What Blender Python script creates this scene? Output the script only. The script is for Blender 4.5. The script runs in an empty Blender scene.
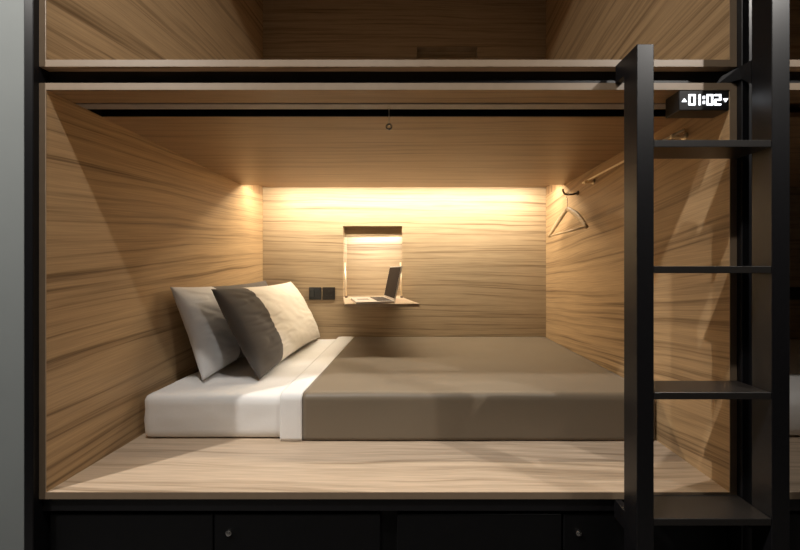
import bpy, bmesh, math, random
from mathutils import Vector, Matrix, noise
random.seed(7)
C = bpy.context.scene.collection
S = bpy.context.scene
F = 326.0; VX = 416.0; VY = 270.0; E = 1.13        # eye height above the room floor, px focal length

def X(px, d=1.0): return (px - VX) / F * d
def Z(py, d=1.0): return E + (VY - py) / F * d

# ------------------------------------------------------------------ camera
cd = bpy.data.cameras.new('camera'); cam = bpy.data.objects.new('camera', cd); C.objects.link(cam)
cd.sensor_width = 36.0; cd.sensor_fit = 'HORIZONTAL'; cd.lens = F / 800 * 36
cd.shift_x = -16 / 800; cd.shift_y = -5 / 800; cd.clip_start = 0.02
cam.location = (0, 0, E); cam.rotation_euler = (math.pi / 2, 0, 0)
S.camera = cam
# ------------------------------------------------------------------ world, exposure
w = bpy.data.worlds.new('world'); S.world = w; w.use_nodes = True
bg = w.node_tree.nodes['Background']; bg.inputs[0].default_value = (0.80, 0.86, 0.9, 1); bg.inputs[1].default_value = 0.02
S.view_settings.view_transform = 'Standard'; S.view_settings.look = 'None'
S.view_settings.gamma = 1.0; S.view_settings.use_curve_mapping = False
S.view_settings.exposure = 0.0

def area(name, loc, rot, sx, sy, power, col, spread=180):
    l = bpy.data.lights.new(name, 'AREA'); l.shape = 'RECTANGLE'; l.size = sx; l.size_y = sy
    l.energy = power; l.color = col; l.spread = math.radians(spread)
    o = bpy.data.objects.new(name, l); C.objects.link(o); o.location = loc; o.rotation_euler = rot
    return o
def spot(name, loc, target, power, col, ang, blend, rad):
    l = bpy.data.lights.new(name, 'SPOT'); l.energy = power; l.color = col; l.spot_size = math.radians(ang)
    l.spot_blend = blend; l.shadow_soft_size = rad
    o = bpy.data.objects.new(name, l); C.objects.link(o); o.location = loc
    o.rotation_euler = (Vector(target) - Vector(loc)).to_track_quat('-Z', 'Y').to_euler()
    return o
WARM = (1.0, 0.865, 0.66); NEUT = (1.0, 0.95, 0.89)
CEIL = E + 2.34
# strip of LEDs hidden in the cove over the back wall
LED = area('cove_led_light', (-0.086, 2.182, E + 0.594), (math.radians(24), 0, 0), 1.97, 0.06, 34.0, WARM)
NLED = area('niche_led_light', (-0.322, 2.495, E + 0.322), (math.radians(10), 0, 0), 0.42, 0.025, 4.2, (0.95, 0.95, 0.92))
# corridor ceiling downlights in front of the bunks, then two added helper spots
LAMPS = [(-2.37, 0.08), (-0.45, 0.13), (2.30, -0.35), (1.85, 0.10)]  # third added for the ladder rail highlight, fourth added to brighten the neighbouring pod
LP = [300, 128, 240, 55]
AIM = [(-0.5, 1.15, E - 0.75), (-0.35, 1.1, E - 0.1), (1.2, 0.9, E + 0.9), (2.0, 1.1, E - 0.2)]
CONE = [66, 140, 42, 110]
for (lx, ly), p, tg, cn in zip(LAMPS, LP, AIM, CONE):
    spot('corridor_spot', (lx, ly, CEIL - 0.075), tg, p, NEUT, cn, 1.0, 0.03)

# ------------------------------------------------------------------ materials
def newmat(name):
    m = bpy.data.materials.new(name); m.use_nodes = True
    nt = m.node_tree; return m, nt, nt.nodes['Principled BSDF']
def L(nt, a, b): nt.links.new(a, b)
def mathn(nt, op, a, b=None, c=None):
    n = nt.nodes.new('ShaderNodeMath'); n.operation = op
    for i, v in enumerate((a, b, c)):
        if v is None: continue
        if isinstance(v, (int, float)): n.inputs[i].default_value = v
        else: L(nt, v, n.inputs[i])
    return n.outputs[0]
def plain(name, col, rough=0.5, metal=0.0, spec=0.5, var=0.06, scale=30, bump=0.0, sheen=0.0):
    m, nt, b = newmat(name)
    tc = nt.nodes.new('ShaderNodeTexCoord'); n = nt.nodes.new('ShaderNodeTexNoise'); n.inputs['Scale'].default_value = scale
    n.inputs['Detail'].default_value = 4; L(nt, tc.outputs['Object'], n.inputs['Vector'])
    r = nt.nodes.new('ShaderNodeValToRGB')
    r.color_ramp.elements[0].position = 0.3; r.color_ramp.elements[1].position = 0.7
    r.color_ramp.elements[0].color = tuple(c * (1 - var) for c in col) + (1,)
    r.color_ramp.elements[1].color = tuple(min(1, c * (1 + var)) for c in col) + (1,)
    L(nt, n.outputs['Fac'], r.inputs[0]); L(nt, r.outputs[0], b.inputs['Base Color'])
    b.inputs['Roughness'].default_value = rough; b.inputs['Metallic'].default_value = metal
    b.inputs['Specular IOR Level'].default_value = spec
    if sheen: b.inputs['Sheen Weight'].default_value = sheen
    if bump:
        bp = nt.nodes.new('ShaderNodeBump'); bp.inputs['Strength'].default_value = bump; bp.inputs['Distance'].default_value = 0.002
        L(nt, n.outputs['Fac'], bp.inputs['Height']); L(nt, bp.outputs[0], b.inputs['Normal'])
    return m
def wood(name, along, across, skew=0.0, seed=0.0, light=(0.53, 0.36, 0.195), dark=(0.15, 0.088, 0.042), freq=1.0, wamp=2.0, lift=0.0):
    """laminate with long wavy grain; along / across are 'X','Y','Z' of the world"""
    m, nt, b = newmat(name)
    tc = nt.nodes.new('ShaderNodeTexCoord'); sp = nt.nodes.new('ShaderNodeSeparateXYZ'); L(nt, tc.outputs['Object'], sp.inputs[0])
    u = sp.outputs[along]; v = sp.outputs[across]
    v = mathn(nt, 'ADD', v, mathn(nt, 'MULTIPLY', u, skew))
    def nz(su, sv, det, off, rough=0.5):
        cb = nt.nodes.new('ShaderNodeCombineXYZ')
        L(nt, mathn(nt, 'MULTIPLY', u, su), cb.inputs[0]); L(nt, mathn(nt, 'MULTIPLY', v, sv), cb.inputs[1]); cb.inputs[2].default_value = off + seed
        n = nt.nodes.new('ShaderNodeTexNoise'); n.inputs['Scale'].default_value = 1.0; n.inputs['Detail'].default_value = det
        n.inputs['Roughness'].default_value = rough; L(nt, cb.outputs[0], n.inputs['Vector']); return n.outputs['Fac']
    warp = nz(0.9, 2.6, 2.0, 3.1)
    warp2 = nz(3.5, 9.0, 2.0, 8.7)
    t = mathn(nt, 'ADD', mathn(nt, 'MULTIPLY', v, 30.0 * freq), mathn(nt, 'ADD', mathn(nt, 'MULTIPLY', warp, wamp), mathn(nt, 'MULTIPLY', warp2, 0.35)))
    cb = nt.nodes.new('ShaderNodeCombineXYZ'); L(nt, mathn(nt, 'MULTIPLY', u, 0.5), cb.inputs[0]); L(nt, t, cb.inputs[1]); cb.inputs[2].default_value = seed
    g = nt.nodes.new('ShaderNodeTexNoise'); g.inputs['Scale'].default_value = 1.6; g.inputs['Detail'].default_value = 5.0; g.inputs['Roughness'].default_value = 0.62
    L(nt, cb.outputs[0], g.inputs['Vector'])
    r = nt.nodes.new('ShaderNodeValToRGB'); e = r.color_ramp.elements
    e[0].position = 0.27; e[0].color = dark + (1,)
    e[1].position = 0.70; e[1].color = light + (1,)
    k = e.new(0.42); k.color = tuple(0.42 * a + 0.58 * c for a, c in zip(dark, light)) + (1,)
    k = e.new(0.50); k.color = tuple(0.12 * a + 0.88 * c for a, c in zip(dark, light)) + (1,)
    L(nt, g.outputs['Fac'], r.inputs[0])
    fib = nz(6.0, 260.0, 3.0, 1.3)
    mx = nt.nodes.new('ShaderNodeMix'); mx.data_type = 'RGBA'; mx.blend_type = 'MULTIPLY'; mx.inputs['Factor'].default_value = 1.0
    fr = nt.nodes.new('ShaderNodeMapRange'); fr.inputs['From Min'].default_value = 0.3; fr.inputs['From Max'].default_value = 0.7
    fr.inputs['To Min'].default_value = 0.80; fr.inputs['To Max'].default_value = 1.05; L(nt, fib, fr.inputs['Value'])
    L(nt, r.outputs[0], mx.inputs['A']); L(nt, fr.outputs[0], mx.inputs['B']); L(nt, mx.outputs['Result'], b.inputs['Base Color'])
    b.inputs['Roughness'].default_value = 0.42; b.inputs['Specular IOR Level'].default_value = 0.35
    bp = nt.nodes.new('ShaderNodeBump'); bp.inputs['Strength'].default_value = 0.12; bp.inputs['Distance'].default_value = 0.001
    L(nt, fib, bp.inputs['Height']); L(nt, bp.outputs[0], b.inputs['Normal'])
    return m
def emit(name, col, st):
    m, nt, b = newmat(name); b.inputs['Base Color'].default_value = (0, 0, 0, 1)
    b.inputs['Emission Color'].default_value = col + (1,); b.inputs['Emission Strength'].default_value = st
    return m
def fabric(name, col, scale=900, rough=0.9, bump=0.25, sheen=0.15):
    m, nt, b = newmat(name)
    tc = nt.nodes.new('ShaderNodeTexCoord'); n = nt.nodes.new('ShaderNodeTexNoise'); n.inputs['Scale'].default_value = scale
    n.inputs['Detail'].default_value = 2; L(nt, tc.outputs['Object'], n.inputs['Vector'])
    n2 = nt.nodes.new('ShaderNodeTexNoise'); n2.inputs['Scale'].default_value = 9; n2.inputs['Detail'].default_value = 4; L(nt, tc.outputs['Object'], n2.inputs['Vector'])
    r = nt.nodes.new('ShaderNodeValToRGB'); r.color_ramp.elements[0].position = 0.3; r.color_ramp.elements[1].position = 0.7
    r.color_ramp.elements[0].color = tuple(c * 0.93 for c in col) + (1,); r.color_ramp.elements[1].color = tuple(min(1, c * 1.05) for c in col) + (1,)
    L(nt, n.outputs['Fac'], r.inputs[0]); L(nt, r.outputs[0], b.inputs['Base Color'])
    b.inputs['Roughness'].default_value = rough; b.inputs['Sheen Weight'].default_value = sheen; b.inputs['Specular IOR Level'].default_value = 0.2
    bp = nt.nodes.new('ShaderNodeBump'); bp.inputs['Strength'].default_value = bump; bp.inputs['Distance'].default_value = 0.004
    L(nt, n2.outputs['Fac'], bp.inputs['Height']); L(nt, bp.outputs[0], b.inputs['Normal'])
    return m

M = {}
M['wood_back'] = wood('oak_laminate_back', 'X', 'Z', 0.01, 0.0, light=(0.47, 0.355, 0.225), dark=(0.16, 0.105, 0.06))
M['wood_side_l'] = wood('oak_laminate_left', 'Y', 'Z', -0.10, 4.0, wamp=3.6)
M['wood_side_r'] = wood('oak_laminate_right', 'Y', 'Z', 0.10, 9.0, wamp=3.6)
M['wood_floor'] = wood('oak_laminate_floor', 'X', 'Y', 0.02, 13.0, light=(0.62, 0.485, 0.355), dark=(0.27, 0.19, 0.12), freq=1.0, wamp=3.5)
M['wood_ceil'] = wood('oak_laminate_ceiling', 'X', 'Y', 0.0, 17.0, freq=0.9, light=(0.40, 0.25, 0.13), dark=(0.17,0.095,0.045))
M['edge'] = plain('edge_banding', (0.30, 0.215, 0.14), 0.45, var=0.05)
M['black'] = plain('black_powder_coat', (0.0075, 0.007, 0.008), 0.36, spec=0.5, var=0.12, scale=60)
M['blackdull'] = plain('black_drawer_paint', (0.005, 0.005, 0.0055), 0.45, spec=0.25, var=0.1)
M['tread'] = plain('dark_bronze_tread', (0.020, 0.017, 0.015), 0.38, spec=0.55, var=0.1, scale=80)
M['wall'] = plain('grey_wall_paint', (0.27, 0.29, 0.285), 0.9, var=0.03, scale=6, bump=0.1)
M['wallfar'] = plain('corridor_paint', (0.10, 0.10, 0.10), 0.9, var=0.03, scale=6)
M['floor'] = plain('dark_vinyl_floor', (0.075, 0.070, 0.066), 0.5, var=0.1, scale=12)
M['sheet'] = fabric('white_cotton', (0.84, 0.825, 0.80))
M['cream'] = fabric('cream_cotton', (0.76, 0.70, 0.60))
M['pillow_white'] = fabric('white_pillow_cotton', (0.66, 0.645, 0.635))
M['grey'] = fabric('charcoal_cotton', (0.105, 0.092, 0.080))
M['duvet'] = fabric('taupe_cotton', (0.168, 0.130, 0.086), sheen=0.15, rough=0.5)
M['duvet'].node_tree.nodes['Principled BSDF'].inputs['Specular IOR Level'].default_value = 0.6
M['chrome'] = plain('brushed_steel', (0.62, 0.60, 0.57), 0.25, 1.0, var=0.03)
M['brass'] = plain('satin_brass', (0.88, 0.76, 0.56), 0.38, 0.6, var=0.03)
M['bronze'] = plain('dark_bronze', (0.10, 0.065, 0.04), 0.35, 0.7, var=0.05)
M['alu'] = plain('laptop_aluminium', (0.70, 0.66, 0.62), 0.35, 0.5, var=0.02)
M['screen'] = plain('laptop_screen', (0.035, 0.024, 0.018), 0.8, spec=0.15, var=0.05)
M['keys'] = plain('laptop_keys', (0.06, 0.05, 0.045), 0.5)
M['plastic'] = plain('black_plastic', (0.018, 0.017, 0.017), 0.3, var=0.08)
M['plate'] = plain('brown_socket_plastic', (0.014, 0.010, 0.008), 0.5, var=0.05)
M['plate2'] = plain('blue_grey_socket_plastic', (0.014, 0.017, 0.020), 0.5, var=0.05)
M['rail'] = plain('blind_rail_paint', (0.30, 0.27, 0.25), 0.45, var=0.05)
M['cord'] = plain('blind_cord', (0.7, 0.67, 0.62), 0.7)
M['hanger'] = wood('hanger_beech', 'Y', 'Z', 0.0, 30.0, light=(0.62, 0.46, 0.28), dark=(0.45, 0.31, 0.17))
M['led'] = emit('display_white', (0.92, 0.95, 1.0), 2.5)
M['ledstrip'] = emit('cove_led_emitter', WARM, 6.0)
M['lampglow'] = emit('downlight_diffuser', NEUT, 8.0)
M['lampbody'] = plain('white_lamp_body', (0.7, 0.7, 0.7), 0.5)

# ------------------------------------------------------------------ helpers
def obj(name, bm, mat, parent=None, smooth=False, autos=False):
    me = bpy.data.meshes.new(name); bm.normal_update(); bm.to_mesh(me); bm.free()
    for m in (mat if isinstance(mat, (list, tuple)) else [mat]): me.materials.append(m)
    if smooth:
        for p in me.polygons: p.use_smooth = True
    o = bpy.data.objects.new(name, me); C.objects.link(o)
    if parent:
        o.parent = parent; o.matrix_parent_inverse = parent.matrix_world.inverted()
    return o
def tag(o, label, cat, group=None):
    o['label'] = label; o['category'] = cat
    if group: o['group'] = group
    return o
def struct(name, bm, mat):
    o = obj(name, bm, mat); o['kind'] = 'structure'; return o
def thing(name, label, cat, loc=(0, 0, 0), group=None):
    o = bpy.data.objects.new(name, None); C.objects.link(o); o.empty_display_size = 0.05
    o.location = loc; o.matrix_world = Matrix.Translation(loc)
    return tag(o, label, cat, group)
def box(bm, x0, x1, y0, y1, z0, z1, bev=0.0, seg=2):
    """z given relative to the eye height"""
    r = bmesh.ops.create_cube(bm, size=1.0)
    vs = r['verts']
    bmesh.ops.scale(bm, vec=(abs(x1 - x0), abs(y1 - y0), abs(z1 - z0)), verts=vs)
    bmesh.ops.translate(bm, vec=((x0 + x1) / 2, (y0 + y1) / 2, E + (z0 + z1) / 2), verts=vs)
    if bev:
        es = list({e for v in vs for e in v.link_edges})
        bmesh.ops.bevel(bm, geom=es, offset=bev, segments=seg, profile=0.5, affect='EDGES')
    return bm
def B(*a, **k): return box(bmesh.new(), *a, **k)
def tube(bm, pts, r, n=10, cap=True, flat=None):
    pts = [Vector(p) for p in pts]; rings = []
    up = Vector((0, 0, 1))
    for i, p in enumerate(pts):
        d = (pts[min(i + 1, len(pts) - 1)] - pts[max(i - 1, 0)]).normalized()
        ref = up if abs(d.dot(up)) < 0.95 else Vector((1, 0, 0))
        if flat is not None: ref = Vector(flat)
        a = d.cross(ref).normalized(); b = a.cross(d).normalized()
        rr = r[i] if isinstance(r, (list, tuple)) else r
        ra, rb = rr if isinstance(rr, (list, tuple)) else (rr, rr)
        rings.append([bm.verts.new(p + a * math.cos(t) * ra + b * math.sin(t) * rb) for t in [2 * math.pi * k / n for k in range(n)]])
    for A, Bq in zip(rings, rings[1:]):
        for k in range(n): bm.faces.new((A[k], A[(k + 1) % n], Bq[(k + 1) % n], Bq[k]))
    if cap:
        bm.faces.new(rings[0][::-1]); bm.faces.new(rings[-1])
    return bm
def T(*a, **k): return tube(bmesh.new(), *a, **k)
def prism(bm, quad, z0, z1):
    lo = [bm.verts.new((x, y, E + z0)) for x, y in quad]; hi = [bm.verts.new((x, y, E + z1)) for x, y in quad]
    n = len(quad); bm.faces.new(lo[::-1]); bm.faces.new(hi)
    for i in range(n): bm.faces.new((lo[i], lo[(i + 1) % n], hi[(i + 1) % n], hi[i]))
    bmesh.ops.recalc_face_normals(bm, faces=bm.faces[:]); return bm
def lathe(bm, c, axis, prof, n=20):
    """prof: list of (along axis, radius)"""
    ax = Vector(axis).normalized(); ref = Vector((0, 0, 1)) if abs(ax.z) < 0.9 else Vector((1, 0, 0))
    a = ax.cross(ref).normalized(); b = ax.cross(a); c = Vector(c); rings = []
    for t, r in prof:
        rings.append([bm.verts.new(c + ax * t + (a * math.cos(q) + b * math.sin(q)) * max(r, 1e-4)) for q in [2 * math.pi * k / n for k in range(n)]])
    for A, Q in zip(rings, rings[1:]):
        for k in range(n): bm.faces.new((A[k], A[(k + 1) % n], Q[(k + 1) % n], Q[k]))
    bm.faces.new(rings[0][::-1]); bm.faces.new(rings[-1]); bmesh.ops.recalc_face_normals(bm, faces=bm.faces[:])
    return bm
def soft_box(x0, x1, y0, y1, z0, z1, r, step=0.03, amp=0.0, seed=0.0, nsc=(5, 5, 5)):
    """rounded, gently creased cuboid; real z"""
    bm = bmesh.new(); verts = {}
    nx, ny, nz_ = [max(3, int((b - a) / step)) for a, b in ((x0, x1), (y0, y1), (z0, z1))]
    def V(i, j, k):
        key = (i, j, k)
        if key in verts: return verts[key]
        p = Vector((x0 + (x1 - x0) * i / nx, y0 + (y1 - y0) * j / ny, z0 + (z1 - z0) * k / nz_))
        q = Vector((min(max(p.x, x0 + r), x1 - r), min(max(p.y, y0 + r), y1 - r), min(max(p.z, z0 + r), z1 - r)))
        d = p - q
        nn = d.normalized()
        p = q + nn * r
        if amp:
            s = noise.noise(Vector((p.x * nsc[0] + seed, p.y * nsc[1], p.z * nsc[2]))) + 0.5 * noise.noise(Vector((p.x * nsc[0] * 2.3, p.y * nsc[1] * 2.3 + seed, p.z * nsc[2] * 2.3)))
            lock = min(1, (p.z - z0) / 0.06)
            p = p + nn * s * amp * max(lock, 0)
        verts[key] = bm.verts.new(p); return verts[key]
    for i in range(nx):
        for j in range(ny):
            bm.faces.new((V(i, j, 0), V(i, j + 1, 0), V(i + 1, j + 1, 0), V(i + 1, j, 0)))
            bm.faces.new((V(i, j, nz_), V(i + 1, j, nz_), V(i + 1, j + 1, nz_), V(i, j + 1, nz_)))
    for i in range(nx):
        for k in range(nz_):
            bm.faces.new((V(i, 0, k), V(i + 1, 0, k), V(i + 1, 0, k + 1), V(i, 0, k + 1)))
            bm.faces.new((V(i, ny, k), V(i, ny, k + 1), V(i + 1, ny, k + 1), V(i + 1, ny, k)))
    for j in range(ny):
        for k in range(nz_):
            bm.faces.new((V(0, j, k), V(0, j, k + 1), V(0, j + 1, k + 1), V(0, j + 1, k)))
            bm.faces.new((V(nx, j, k), V(nx, j + 1, k), V(nx, j + 1, k + 1), V(nx, j, k + 1)))
    return bm

# ------------------------------------------------------------------ measures (z relative to eye)
XL, XR = -369.5 / F, 313.5 / F
DF, DB = 1.0, 2.412
ZF, ZT = -0.681, 0.552           # floor top and ceiling underside of the lower capsule
TH = 0.021
H = ZT - ZF
HU = H + 0.1
UF = 210 / F                     # floor top of the upper capsule
DX = 357 / F - XL                # step to the neighbouring bay

# ------------------------------------------------------------------ room
RZ = -E
struct('floor', B(-4.2, 4.2, -1.1, 2.7, RZ - 0.05, RZ), M['floor'])
struct('ceiling', B(-4.2, 4.2, -1.1, 2.7, CEIL - E, CEIL - E + 0.05), M['wallfar'])
struct('wall_left', B(-4.2, -392 / F * 0.9825 - 0.0006, 0.9825, 1.09, RZ, CEIL - E), M['wall'])
struct('wall_behind', B(-4.2, 4.2, -1.15, -1.1, RZ, CEIL - E), M['wallfar'])
struct('wall_back', B(-4.2, 4.2, 2.62, 2.70, RZ, CEIL - E), M['wallfar'])

# ------------------------------------------------------------------ sleeping capsules
def capsule(label, x0, zf, niche, mirrored_light=False, slot=True, hh=None):
    x1 = x0 + (XR - XL); zt = zf + (hh or H)
    t = thing('sleeping_capsule', label, 'sleeping pod', ((x0 + x1) / 2, DF, E + zf - TH), group=None)
    obj('side_panel', B(x0 - TH, x0, DF, DB + 0.02, zf, zt), M['wood_side_l'], t)
    obj('side_panel', B(x1, x1 + TH, DF, DB + 0.02, zf, zt), M['wood_side_r'], t)
    obj('floor_panel', B(x0 - TH, x1 + TH, DF, DB + 0.02, zf - TH, zf), M['wood_floor'], t)
    # ceiling: front strip, gap for the blind, main board that stops short of the back wall
    bm = B(x0 - TH, x1 + TH, DF, 1.078, zt, zt + TH)
    if slot:
        box(bm, x0 - TH, x1 + TH, 1.176, 2.118, zt, zt + 0.016)
    else:
        box(bm, x0 - TH, x1 + TH, 1.078, 2.118, zt, zt + 0.016)
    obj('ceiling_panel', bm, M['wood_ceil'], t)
    bm = B(x0 - TH, x1 + TH, 1.0785, DB + 0.02, zt + 0.062, zt + 0.0695)
    box(bm, x0 - TH, x1 + TH, 1.0785, 1.088, zt + 0.0211, zt + 0.062)
    box(bm, x0 - TH, x0 - 0.001, 1.088, DB + 0.02, zt, zt + 0.062); box(bm, x1 + 0.001, x1 + TH, 1.088, DB + 0.02, zt, zt + 0.062)
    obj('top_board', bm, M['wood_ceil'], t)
    # edge banding around the mouth
    y0, y1 = DF - 0.0015, DF
    bm = B(x0 - TH, x1 + TH, y0, y1, zf - TH, zf); box(bm, x0 - TH, x1 + TH, y0, y1, zt, zt + TH)
    box(bm, x0 - TH, x0, y0, y1, zf, zt); box(bm, x1, x1 + TH, y0, y1, zf, zt)
    obj('edge_banding', bm, M['edge'], t)
    n0, n1 = niche; nb, nt_ = zf + 0.481, zf + 1.0065     # niche bottom and top
    zz = zt + 0.061; tb = 0.02
    bm = B(x0, n0, DB, DB + tb, zf, zz); box(bm, n1, x1, DB, DB + tb, zf, zz)
    box(bm, n0, n1, DB, DB + tb, zf, nb); box(bm, n0, n1, DB, DB + tb, nt_, zz)
    obj('back_panel', bm, M['wood_back'], t)
    bm = B(n0 - 0.012, n0, DB + tb, DB + 0.14, nb - 0.012, nt_ + 0.012); box(bm, n1, n1 + 0.012, DB + tb, DB + 0.14, nb - 0.012, nt_ + 0.012)
    box(bm, n0, n1, DB + tb, DB + 0.14, nb - 0.012, nb); box(bm, n0, n1, DB + tb, DB + 0.14, nt_, nt_ + 0.012)
    box(bm, n0 - 0.012, n1 + 0.012, DB + 0.14, DB + 0.15, nb - 0.012, nt_ + 0.012)
    nl = obj('niche_box', bm, M['wood_back'], t)
    obj('niche_valance', B(n0 + 0.0005, n1 - 0.0005, DB + 0.052, DB + 0.062, nt_ - 0.075, nt_ - 0.0005), M['wood_back'], nl)
    return t, (n0, n1, nb, nt_)
NL = (-73 / (F / DB), -14 / (F / DB))
cap_low, nich = capsule('lit lower sleeping pod lined in pale oak laminate, holding the made bed', XL, ZF, NL)
cap_up, nup = capsule('dark unlit upper sleeping pod in oak laminate above the lit one', XL, UF, (0.0074, 0.452), slot=False, hh=HU)
cap_nl, nnl = capsule('lower sleeping pod glimpsed at the right edge beyond the ladder, with white bedding', XL + DX, ZF, (1.30, 1.74))
cap_nu, nnu = capsule('upper sleeping pod glimpsed at the top right corner beyond the ladder', XL + DX, UF, (1.30, 1.74), slot=False, hh=HU)

# ------------------------------------------------------------------ black steel frame
fr = thing('bunk_rack', 'black steel frame of posts and beams holding the stacked sleeping pods', 'frame', (XL - TH, 1.0, 0))
pl0 = XL - TH
PF = 0.983
def post(a, b): obj('post', B(a, b, PF, 1.06, RZ, CEIL - E - 0.002, bev=0.0015, seg=1), M['black'], fr)
post(-392 / F * PF, pl0 - 0.0006)
post(XR + TH + 0.0006, XL + DX - TH - 0.0006)
post(XR + DX + TH + 0.0006, XR + DX + TH + 0.06)
z1m, z0m = UF - TH - 0.0006, ZT + TH + 0.0006
for k in (0, 1):
    a, b_ = XL - TH + k * DX, XR + TH + k * DX
    obj('beam', B(a + 0.001, b_ - 0.001, 1.0225, 1.075, z0m, z1m, bev=0.001, seg=1), M['black'], fr)
    obj('beam', B(a + 0.001, b_ - 0.001, 1.006, 1.07, -0.744, ZF - TH - 0.0006, bev=0.001, seg=1), M['black'], fr)
    obj('beam', B(a + 0.001, b_ - 0.001, 1.006, 1.07, UF + HU + TH + 0.001, CEIL - E - 0.003), M['black'], fr)

# ------------------------------------------------------------------ storage drawers below
def drawers(label, off, px):
    t = thing('storage_cabinet', label, 'drawers', (off - 0.086, 1.02, 0))
    a, b_ = XL - TH + off + 0.002, XR + TH + off - 0.002
    obj('carcass', B(a, b_, 1.032, 2.40, RZ + 0.003, -0.746), M['blackdull'], t)
    for i, (p, q) in enumerate(px):
        d = obj('drawer_front', B((p - VX) / F * 1.01 + off, (q - VX) / F * 1.01 + off, 1.012, 1.0318, -1.06, -0.757, bev=0.002, seg=1), M['blackdull'], t)
        if i % 2:
            lx = (p + 15 - VX) / F * 1.01 + off
            bm = lathe(bmesh.new(), (lx, 1.0122, E - 0.815), (0, -1, 0), [(0, 0.009), (0.003, 0.009), (0.004, 0.0065), (0.007, 0.006), (0.008, 0.002)])
            k = obj('lock', bm, M['chrome'], d, smooth=False)
    obj('plinth', B(a, b_, 1.025, 1.0317, RZ + 0.003, -1.064), M['blackdull'], t)
PX4 = [(49, 212.3), (213.7, 380), (397, 562), (564, 728)]
drawers('black storage drawers with small chrome locks under the lit lower pod', 0, PX4)
drawers('black storage drawers beneath the neighbouring pod at the right edge', DX, PX4)

# ------------------------------------------------------------------ ladder
LF = 0.90
lad = thing('bunk_ladder', 'black steel ladder with flat treads fixed in front of the pods on the right', 'ladder', (0.82, LF, 0))
lx0, lx1 = 221 * LF / F, 238 * LF / F
rx0, rx1 = 356 * LF / F, 374 * LF / F
obj('side_rail', B(lx0, lx1, LF, 0.957, RZ + 0.001, 226 * LF / F, bev=0.0015), M['black'], lad)
obj('side_rail', B(rx0, rx1, LF, 0.955, RZ + 0.001, 1.55, bev=0.0015), M['black'], lad)
for k in range(6):
    zt_ = 0.3595 - 0.3489 * k
    if E + zt_ < 0.1: break
    bm = B(lx1 + 0.0003, rx0 - 0.0012, LF + 0.0005, 0.9972, zt_ - 0.0195, zt_, bev=0.001, seg=1)
    obj('tread', bm, M['tread'], lad)
def bracket(a, b_, z0, z1, yb):
    obj('bracket', B(a, b_, 0.954, yb, z0, z1, bev=0.001, seg=1), M['black'], lad)
bracket(lx0, lx0 + 0.02, 0.5702, 0.624, 0.9982)
bm = bmesh.new()
q0 = [(rx0, 0.9552, 0.545), (rx0 + 0.008, 0.9552, 0.545), (rx0 + 0.008, 0.9552, 0.615), (rx0, 0.9552, 0.615)]
q1 = [(0.938, 1.0220, 0.5765), (0.946, 1.0220, 0.5765), (0.946, 1.0220, 0.597), (0.938, 1.0220, 0.597)]
qm = [(0.9795, 0.9815, 0.5745), (0.9808, 0.9815, 0.5745), (0.9808, 0.9815, 0.611), (0.9725, 0.9815, 0.611)]
V_ = [[bm.verts.new((a, b_, E + c)) for a, b_, c in q] for q in (q0, qm, q1)]
for A_, B_ in zip(V_, V_[1:]):
    for k in range(4): bm.faces.new((A_[k], A_[(k + 1) % 4], B_[(k + 1) % 4], B_[k]))
bm.faces.new(V_[0][::-1]); bm.faces.new(V_[-1]); bmesh.ops.recalc_face_normals(bm, faces=bm.faces[:])
obj('bracket', bm, M['black'], lad)
bracket(lx0, lx0 + 0.02, -0.76, -0.7045, 1.0058)
bracket(rx0, rx0 + 0.02, -0.76, -0.7045, 0.9825)

# ------------------------------------------------------------------ cove light, blind
t = thing('cove_light', 'warm LED strip hidden in the slot above the back wall of the lit pod', 'light', (-0.086, 2.22, E + 0.612))
obj('channel', B(XL + 0.06, XR - 0.06, 2.138, 2.226, 0.6015, 0.6139), M['alu'], t)
obj('diffuser', B(XL + 0.07, XR - 0.07, 2.142, 2.222, 0.5985, 0.6014), M['ledstrip'], t)
t = thing('niche_light', 'small white LED bar tucked behind the valance of the wall niche', 'light', (-0.322, 2.495, E + 0.324))
obj('channel', B(NL[0] + 0.004, NL[1] - 0.004, 2.478, 2.512, 0.3232, 0.3252), M['alu'], t)
t = thing('roller_blind', 'rolled-up privacy blind with grey bottom bar in the ceiling slot of the lit pod', 'blind', (-0.086, 1.10, E + ZT))
obj('bottom_bar', B(XL + 0.003, XR - 0.003, 1.081, 1.118, ZT - 0.002, ZT + 0.012, bev=0.003), M['rail'], t)
bm = B(XL + 0.002, XR - 0.002, 1.171, 1.1755, ZT + 0.0005, ZT + 0.058); box(bm, XL + 0.002, XR - 0.002, 1.0885, 1.171, ZT + 0.058, ZT + 0.0612)
box(bm, XL + 0.002, XL + 0.004, 1.119, 1.171, ZT + 0.0005, ZT + 0.058); box(bm, XR - 0.004, XR - 0.002, 1.119, 1.171, ZT + 0.0005, ZT + 0.058)
obj('slot_shade_lining', bm, M['blackdull'], t)  # black lining added so the slot looks fully shaded; the dark is its colour
obj('fabric_roll', T([(XL + 0.01, 1.143, E + ZT + 0.04), (XR - 0.01, 1.143, E + ZT + 0.04)], 0.017, 16), M['blackdull'], t, smooth=True)
cx_ = X(389, 1.10)
obj('pull_cord', T([(cx_, 1.10, E + 0.5505), (cx_, 1.10, E + 0.492)], 0.0014, 6), M['cord'], t)
bm = bmesh.new()
tube(bm, [(cx_ + 0.0085 * math.sin(q), 1.10, E + 0.4835 + 0.0085 * math.cos(q)) for q in [2 * math.pi * i / 24 for i in range(25)]], 0.0036, 8, cap=False, flat=(0, 1, 0))
tube(bm, [(cx_, 1.10, E + 0.4935), (cx_, 1.10, E + 0.4895)], 0.004, 8)
obj('pull_ring', bm, M['chrome'], t, smooth=True)

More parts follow.
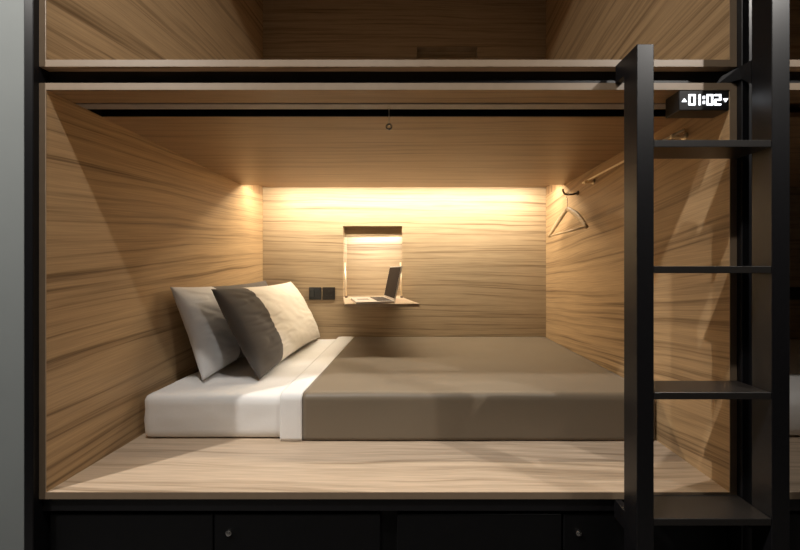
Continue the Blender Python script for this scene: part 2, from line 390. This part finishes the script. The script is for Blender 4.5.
# ------------------------------------------------------------------ clock display
t = thing('digital_clock', 'black box clock with glowing white digits under the front edge of the pod ceiling', 'clock', (X(704), 1.0, E + ZT))
cw0, cw1 = 263 / F, 313.2 / F
CT, CB = ZT - 0.0008, 0.4900
obj('housing', B(cw0, cw1, 1.0, 1.055, CB, CT, bev=0.002), M['plastic'], t)
yd0, yd1 = 0.9975, 0.9998
def seg(bm, px0, px1, py0, py1): box(bm, X(px0), X(px1), yd0, yd1, (VY - py1) / F, (VY - py0) / F)
SEG = {'0': 'abcdef', '1': 'bc', '2': 'abged'}
def digit(ch, a, b_):
    top, bot, w_ = 94.6, 105.4, 1.5; mid = (top + bot) / 2; g = 0.25
    bm = bmesh.new()
    S_ = {'a': (a, b_, top, top + w_), 'd': (a, b_, bot - w_, bot), 'g': (a, b_, mid - w_ / 2, mid + w_ / 2),
          'f': (a, a + w_, top + w_, mid - g), 'e': (a, a + w_, mid + g, bot - w_), 'b': (b_ - w_, b_, top + w_, mid - g), 'c': (b_ - w_, b_, mid + g, bot - w_)}
    if ch == '1': S_['b'] = (b_ - w_, b_, top, mid - g); S_['c'] = (b_ - w_, b_, mid + g, bot)
    if ch == '2': S_['b'] = (b_ - w_, b_, top + w_, mid - w_ / 2); S_['e'] = (a, a + w_, mid + w_ / 2, bot - w_)
    for s in SEG[ch]: seg(bm, *S_[s])
    obj('digit', bm, M['led'], t)
digit('0', 688.3, 695); digit('1', 697, 700); digit('0', 706.4, 712.6); digit('2', 714.2, 720.6)
bm = bmesh.new(); seg(bm, 702.6, 704.4, 96.3, 99.0); seg(bm, 702.6, 704.4, 101.2, 103.9)
obj('colon', bm, M['led'], t)
for a, up in ((681.6, 1), (723.0, -1)):
    bm = bmesh.new(); pts = [(a, 102), (a + 4.6, 102), (a + 2.3, 98.6)] if up > 0 else [(a, 98.8), (a + 4.6, 98.8), (a + 2.3, 102.2)]
    fa = [bm.verts.new((X(p), yd0, Z(q))) for p, q in pts]; fb = [bm.verts.new((X(p), yd1, Z(q))) for p, q in pts]
    bm.faces.new(fa); bm.faces.new(fb[::-1])
    for i in range(3): bm.faces.new((fa[i], fb[i], fb[(i + 1) % 3], fa[(i + 1) % 3]))
    bmesh.ops.recalc_face_normals(bm, faces=bm.faces[:])
    obj('arrow', bm, M['led'], t)

# ------------------------------------------------------------------ fold-down desks
n0, n1, nb, nt_ = nich
yf = 1.93
t = thing('fold_down_desk', 'pale wooden fold-down desk shelf open below the lit niche, carrying the laptop', 'desk', ((n0 + n1) / 2, DB, E + nb))
quad = [(n0 + 0.002, DB - 0.001), ((345 - VX) / F * yf, yf), ((419.5 - VX) / F * yf, yf), (n1 - 0.001, DB - 0.001)]
obj('desk_top', prism(bmesh.new(), quad, nb - 0.0185, nb), M['wood_floor'], t)
for px0, px1 in ((346.0, 346.3), (400.4, 401.6)):
    xa, xb = (px0 - VX) / F * (DB - 0.006), (px1 - VX) / F * 2.35
    if px0 < 380: xa = n0 + 0.016
    bm = T([(xa, DB - 0.006, E + 0.055), (xb, 2.35, E + nb + 0.006)], 0.0055, 8)
    s = obj('support_arm', bm, M['brass'], t, smooth=True)
    obj('pivot', lathe(bmesh.new(), (xb, 2.35, E + nb + 0.006), (1, 0, 0), [(-0.009, 0.008), (0.009, 0.008)], 12), M['bronze'], s)
u0, u1, ub, ut = nup
t = thing('fold_down_desk', 'closed wooden fold-down desk panel in the back wall of the dark upper pod', 'desk', ((u0 + u1) / 2, DB, E + ub))
obj('desk_top', B(u0 + 0.002, u1 - 0.002, DB + 0.001, DB + 0.019, ub + 0.002, ut - 0.077), M['wood_back'], t)
for (q0, q1, qb, qt), lab in ((nnl, 'closed fold-down desk panel in the neighbouring lower pod'), (nnu, 'closed fold-down desk panel in the neighbouring upper pod')):
    o = obj('fold_down_desk', B(q0 + 0.002, q1 - 0.002, DB + 0.001, DB + 0.019, qb + 0.002, qt - 0.077), M['wood_back']); tag(o, lab, 'desk')

# ------------------------------------------------------------------ sockets
def socket(label, pa, pb, kind, name='wall_socket', off=None):
    k = DB / F
    x0, x1 = ((pa - VX) * k, (pb - VX) * k) if off is None else (off, off + 0.09)
    z1, z0 = -17.2 * k, -29.6 * k
    m = M['plate2'] if kind == 0 else M['plate']
    t = thing(name, label, 'socket' if kind else 'switch', ((x0 + x1) / 2, DB, E + z0))
    obj('faceplate', B(x0, x1, DB - 0.009, DB - 0.0003, z0, z1, bev=0.0025), m, t)
    xm = (x0 + x1) / 2; zm = (z0 + z1) / 2
    if kind == 0:
        for a, b_ in ((x0 + 0.010, xm - 0.002), (xm + 0.002, x1 - 0.010)):
            obj('rocker', B(a, b_, DB - 0.0135, DB - 0.0092, z0 + 0.014, z1 - 0.014, bev=0.002), M['plate2'], t)
    else:
        for q in ((xm - 0.004, xm + 0.004, zm + 0.012, zm + 0.026), (xm - 0.024, xm - 0.010, zm - 0.018, zm - 0.010), (xm + 0.010, xm + 0.024, zm - 0.018, zm - 0.010)):
            obj('pin_slot', B(q[0], q[1], DB - 0.0100, DB - 0.0092, q[2], q[3]), M['plastic'], t)
        obj('rocker', B(x1 - 0.024, x1 - 0.010, DB - 0.012, DB - 0.0092, z1 - 0.030, z1 - 0.010, bev=0.001), M['plate'], t)
socket('dark blue-grey double switch plate on the back wall, nearer the pillows', 309.3, 321.4, 0, 'wall_switch')
socket('dark brown wall socket on the back wall, nearer the laptop niche', 322.8, 335.2, 1)
socket('dark wall socket at the right edge of the photo in the neighbouring pod', 0, 0, 1, off=(788 - VX) / F * DB)

# ------------------------------------------------------------------ clothes rail, hook, hanger
t = thing('clothes_rail', 'thin brass clothes rail running along the right wall of the lit pod', 'rail', (0.93, 1.46, E + 0.4815))
obj('rod', T([(0.92, 1.12, E + 0.4815), (0.92, 1.80, E + 0.4815)], 0.0045, 10), M['brass'], t, smooth=True)
for yy in (1.165, 1.765):
    bm = lathe(bmesh.new(), (XR - 0.0003, yy, E + 0.477), (-1, 0, 0), [(0, 0.013), (0.005, 0.013), (0.008, 0.007), (0.034, 0.006), (0.038, 0.009), (0.048, 0.009), (0.051, 0.005)], 16)
    obj('mount', bm, M['brass'], t, smooth=False)
hy = 1.935
t = thing('coat_hook', 'small dark bronze coat hook on the right wall holding the wooden hanger', 'hook', (XR, hy, E + 0.457))
obj('base_plate', lathe(bmesh.new(), (XR - 0.0003, hy, E + 0.457), (-1, 0, 0), [(0, 0.014), (0.004, 0.014), (0.006, 0.010)], 16), M['bronze'], t)
obj('prong', T([(XR - 0.005, hy, E + 0.457), (XR - 0.03, hy, E + 0.449), (XR - 0.06, hy, E + 0.447), (XR - 0.080, hy, E + 0.452), (XR - 0.088, hy, E + 0.466), (XR - 0.090, hy, E + 0.480)], 0.0055, 10), M['bronze'], t, smooth=True)
hx = XR - 0.062; ho = thing('coat_hanger', 'pale wooden coat hanger hanging flat against the right wall from the hook', 'hanger', (hx, hy, E + 0.365))
cz = E + 0.4395
pts = []
for i in range(15):
    q = math.radians(-50 + 240 * i / 14)
    pts.append((hx, hy + 0.014 * math.cos(q), cz + 0.0055 + 0.014 * math.sin(q)))
hook = [(hx, hy + 0.002, E + 0.352), (hx, hy + 0.002, cz - 0.022)] + pts
obj('hook_wire', T(hook, 0.0017, 8, flat=(1, 0, 0)), M['chrome'], ho, smooth=True)
bm = bmesh.new()
HW = 0.240
for s in (-1, 1):
    P_ = []; R_ = []
    for i in range(13):
        q = i / 12
        P_.append((hx - 0.012 * q * q, hy + s * HW * q, E + 0.362 - 0.138 * (q ** 1.12) - 0.016 * math.sin(q * math.pi) * -0.4))
        R_.append(((0.016 - 0.003 * math.cos(q * 2 * math.pi)) * (0.80 if i == 12 else 1), 0.0085))
    tube(bm, P_, R_, 12, flat=(1, 0, 0))
obj('shoulders', bm, M['hanger'], ho, smooth=True)
obj('trouser_bar', T([(hx - 0.010, hy - HW + 0.012, E + 0.226), (hx - 0.010, hy + HW - 0.012, E + 0.226)], 0.0062, 10), M['hanger'], ho, smooth=True)

# ------------------------------------------------------------------ mattress, duvet, pillows
MT = E - 0.5035
mx0 = (142.5 - VX) / 0.761 / F
MY0 = 1.306
# the mattress under its sheet
o = obj('mattress', soft_box(mx0, XR - 0.012, MY0, DB - 0.006, E + ZF + 0.0005, MT, 0.030, 0.018, 0.0045, 2.0, (5, 9, 14)), M['sheet'], smooth=True)
tag(o, 'low mattress with white fitted sheet lying on the pod floor against the back wall', 'mattress')
def wrap(x0, x1, off, zbot, wob=0.002, seed=0.0, nx=60, slant=0.0, thick=0.006, hemw=0.0):
    """cloth laid over the mattress: back edge, top, rounded front, down the front"""
    prof = []
    yb = DB - 0.012; r = 0.026; y0 = MY0 - off; zt_ = MT + off
    N = 40
    for i in range(N + 1): prof.append((yb + (y0 + r - yb) * i / N, zt_, 0, 1))
    for i in range(1, 9):
        q = math.pi / 2 * i / 8; prof.append((y0 + r - r * math.sin(q), zt_ - r + r * math.cos(q), -math.sin(q), math.cos(q)))
    for i in range(1, 15): prof.append((y0, zt_ - r + (zbot - (zt_ - r)) * i / 14, -1, 0))
    bm = bmesh.new(); outer = []; inner = []
    for i in range(nx + 1):
        ro, ri = [], []
        for j, (y, z, ny, nz_) in enumerate(prof):
            fy = (y - y0) / (yb - y0)
            x = x0 + (x1 - x0) * i / nx - (slant * fy * (1 - i / nx))
            s = noise.noise(Vector((x * 4 + seed, y * 6, z * 7))) + 0.5 * noise.noise(Vector((x * 11, y * 9 + seed, z * 3)))
            edge = min(1, i / 3, (nx - i) / 3)
            d = wob * (s + 0.6) * edge
            tgt = Vector((x, y + ny * d, z + nz_ * d)); ro.append(bm.verts.new(tgt)); ri.append(bm.verts.new((x, y - ny * thick, z - nz_ * thick)))
        outer.append(ro); inner.append(ri)
    m_ = len(prof)
    for i in range(nx):
        for j in range(m_ - 1):
            bm.faces.new((outer[i][j], outer[i][j + 1], outer[i + 1][j + 1], outer[i + 1][j]))
            bm.faces.new((inner[i][j], inner[i + 1][j], inner[i + 1][j + 1], inner[i][j + 1]))
        for j in (0, m_ - 1):
            bm.faces.new((outer[i][j], outer[i + 1][j], inner[i + 1][j], inner[i][j]) if j == 0 else (outer[i][j], inner[i][j], inner[i + 1][j], outer[i + 1][j]))
    for i in (0, nx):
        for j in range(m_ - 1):
            f = (outer[i][j], inner[i][j], inner[i][j + 1], outer[i][j + 1])
            bm.faces.new(f if i == 0 else f[::-1])
    bmesh.ops.recalc_face_normals(bm, faces=bm.faces[:])
    return bm
dx0 = -147.5 / F; fx0 = -176 / F
dv = thing('duvet', 'smooth taupe grey duvet with a white turned-down edge covering the bed', 'duvet', (0.25, 1.3, MT))
obj('cover', wrap(dx0, XR - 0.012, 0.010, E + ZF + 0.006, 0.003, 1.0, 70, 0.03, thick=0.003), M['duvet'], dv, smooth=True)
obj('turned_edge', wrap(fx0, dx0 - 0.0008, 0.0125, E + ZF + 0.004, 0.003, 5.0, 12, 0.03, thick=0.005), M['sheet'], dv, smooth=True)

def pillow_bms(w_, h_, th, split=None, seed=0.0, crease=1.0, n=72):
    """local: u (width, x) v (height, y) thickness z; returns list of bmeshes (split along u)"""
    parts = [bmesh.new()] if split is None else [bmesh.new(), bmesh.new()]
    cache = [dict() for _ in parts]
    def pt(i, j, side):
        u = -1 + 2 * i / n; v = -1 + 2 * j / n
        # pull edge middles in, leave corners as points
        x = u * w_ / 2 * (1 - 0.045 * (1 - u * u) * 0 - 0.055 * (1 - v * v) * u * u * 1.0)
        y = v * h_ / 2 * (1 - 0.075 * (1 - u * u) * v * v)
        base = max(0.0, (1 - abs(u) ** 3.2)) ** 0.55 * max(0.0, (1 - abs(v) ** 3.0)) ** 0.55
        t_ = th / 2 * base
        edge = min(1.0, 3 * (1 - max(abs(u), abs(v))))
        s = noise.noise(Vector((u * 2.0 + seed, v * 2.2, side * 3.0))) * 0.006 + noise.noise(Vector((u * 7 + v * 3.5 + seed, v * 5.2 - u * 2, side * 9.0))) * 0.0028
        fold = abs(noise.noise(Vector((u * 3.5 + v * 6 + seed * 2, v * 2.0 - u * 2.5, side))))
        rr = 0.005 * max(0.0, 1 - fold * 4) * min(1.0, abs(u) * 1.3) 
        t_ += (s - rr * 1.4) * edge * crease
        return Vector((x, y, side * max(t_, 0.0006)))
    def V(pi, i, j, side):
        if i in (0, n) or j in (0, n): side_k = 0
        else: side_k = side
        key = (i, j, side_k)
        if key not in cache[pi]:
            p = pt(i, j, side)
            if side_k == 0: p.z = 0
            cache[pi][key] = parts[pi].verts.new(p)
        return cache[pi][key]
    for i in range(n):
        um = -1 + 2 * (i + 0.5) / n
        pi = 0 if split is None or um < split else 1
        for j in range(n):
            for side in (1, -1):
                q = [V(pi, i, j, side), V(pi, i + 1, j, side), V(pi, i + 1, j + 1, side), V(pi, i, j + 1, side)]
                q = list(dict.fromkeys(q))
                if len(q) >= 3:
                    try: parts[pi].faces.new(q if side > 0 else q[::-1])
                    except ValueError: pass
    return parts
def place_pillow(label, bottom, top, y0, y1, th, mats, names, split=None, seed=0.0, group=None, yaw=0.0, roll=0.0):
    """bottom/top: (x, z rel) of the middle of the lower and upper edges; near end y0, far end y1"""
    bx, bz = bottom; tx, tz = top
    h_ = math.hypot(tx - bx, tz - bz); w_ = y1 - y0
    vax = Vector((tx - bx, 0, tz - bz)).normalized(); uax = Vector((0, 1, 0)); nax = uax.cross(vax)
    if nax.x < 0: nax = -nax
    R_ = Matrix((uax, vax, nax)).transposed().to_4x4()
    c = Vector(((bx + tx) / 2, (y0 + y1) / 2, E + (bz + tz) / 2))
    Rz = Matrix.Rotation(yaw, 4, 'Z'); Rn = Matrix.Rotation(roll, 4, 'Z')
    mat = Matrix.Translation(c) @ Rz @ R_ @ Rn
    t = thing('pillow', label, 'pillow', (bx, (y0 + y1) / 2, E + bz), group)
    for bm, m, nm in zip(pillow_bms(w_, h_, th, split, seed), mats, names):
        bmesh.ops.transform(bm, matrix=mat, verts=bm.verts[:]); bmesh.ops.recalc_face_normals(bm, faces=bm.faces[:])
        o = obj(nm, bm, m, t, smooth=True)
    return t
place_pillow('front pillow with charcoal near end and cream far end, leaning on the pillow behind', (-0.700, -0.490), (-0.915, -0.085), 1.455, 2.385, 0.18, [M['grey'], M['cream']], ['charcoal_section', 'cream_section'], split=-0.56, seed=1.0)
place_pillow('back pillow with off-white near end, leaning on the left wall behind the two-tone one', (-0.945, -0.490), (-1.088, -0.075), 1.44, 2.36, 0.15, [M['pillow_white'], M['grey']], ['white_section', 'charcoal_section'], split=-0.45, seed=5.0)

# ------------------------------------------------------------------ laptop
deskz = nb + 0.0012
lt = thing('laptop', 'open silver laptop facing the pillows on the fold-down desk', 'laptop', (-0.27, 2.09, E + deskz))
ang = math.radians(17)
LM = Matrix.Translation((-0.285, 2.085, E + deskz)) @ Matrix.Rotation(ang, 4, 'Z')
def lbox(bm, x0, x1, y0, y1, z0, z1, bev=0.0):
    n_ = len(bm.verts)
    box(bm, x0, x1, y0, y1, z0 - E, z1 - E, bev=bev)
    return bm
bm = lbox(bmesh.new(), -0.115, 0.115, -0.165, 0.165, 0, 0.013, 0.003); bmesh.ops.transform(bm, matrix=LM, verts=bm.verts[:])
base = obj('base', bm, M['alu'], lt)
bm = bmesh.new()
for r_ in range(5):
    for k in range(13):
        xx = 0.012 + r_ * 0.0185; yy = -0.145 + k * 0.0224
        lbox(bm, xx, xx + 0.0155, yy, yy + 0.019, 0.0131, 0.0146)
bmesh.ops.transform(bm, matrix=LM, verts=bm.verts[:]); obj('keyboard', bm, M['keys'], base)
bm = lbox(bmesh.new(), -0.090, -0.018, -0.05, 0.05, 0.0131, 0.0135); bmesh.ops.transform(bm, matrix=LM, verts=bm.verts[:]); obj('trackpad', bm, M['rail'], base)
LT = LM @ Matrix.Translation((0.112, 0, 0.014)) @ Matrix.Rotation(math.radians(12), 4, 'Y')
bm = lbox(bmesh.new(), 0, 0.007, -0.165, 0.165, 0, 0.215, 0.0025); bmesh.ops.transform(bm, matrix=LT, verts=bm.verts[:]); lid = obj('lid', bm, M['alu'], lt)
bm = lbox(bmesh.new(), -0.0006, -0.0001, -0.157, 0.157, 0.012, 0.207); bmesh.ops.transform(bm, matrix=LT, verts=bm.verts[:]); obj('screen', bm, M['screen'], lid)

# ------------------------------------------------------------------ neighbouring bed
o = obj('mattress', soft_box(XL + DX + 0.03, XR + DX - 0.01, MY0, DB - 0.006, E + ZF + 0.0005, MT, 0.042, 0.04, 0.006, 12.0), M['sheet'], smooth=True)
tag(o, 'mattress in white sheet at the right edge, in the neighbouring pod', 'mattress')

# ------------------------------------------------------------------ corridor downlights, and fixtures for the two added spots
for i, (lx, ly) in enumerate(LAMPS):
    t = thing('ceiling_downlight', ['white ceiling downlight left of the bunks', 'white ceiling downlight in front of the lit pod', 'added unseen downlight for the ladder rail highlight, farthest from the bunks', 'added unseen downlight that brightens the neighbouring pod'][i], 'ceiling light', (lx, ly, CEIL))
    bm = bmesh.new(); c = (lx, ly, CEIL - 0.0005)
    lathe(bm, c, (0, 0, -1), [(0, 0.062), (0.012, 0.062), (0.03, 0.055), (0.045, 0.054)], 28)
    obj('housing', bm, M['lampbody'], t)
    obj('diffuser', lathe(bmesh.new(), (lx, ly, CEIL - 0.0456), (0, 0, -1), [(0, 0.048), (0.004, 0.046)], 28), M['lampglow'], t)
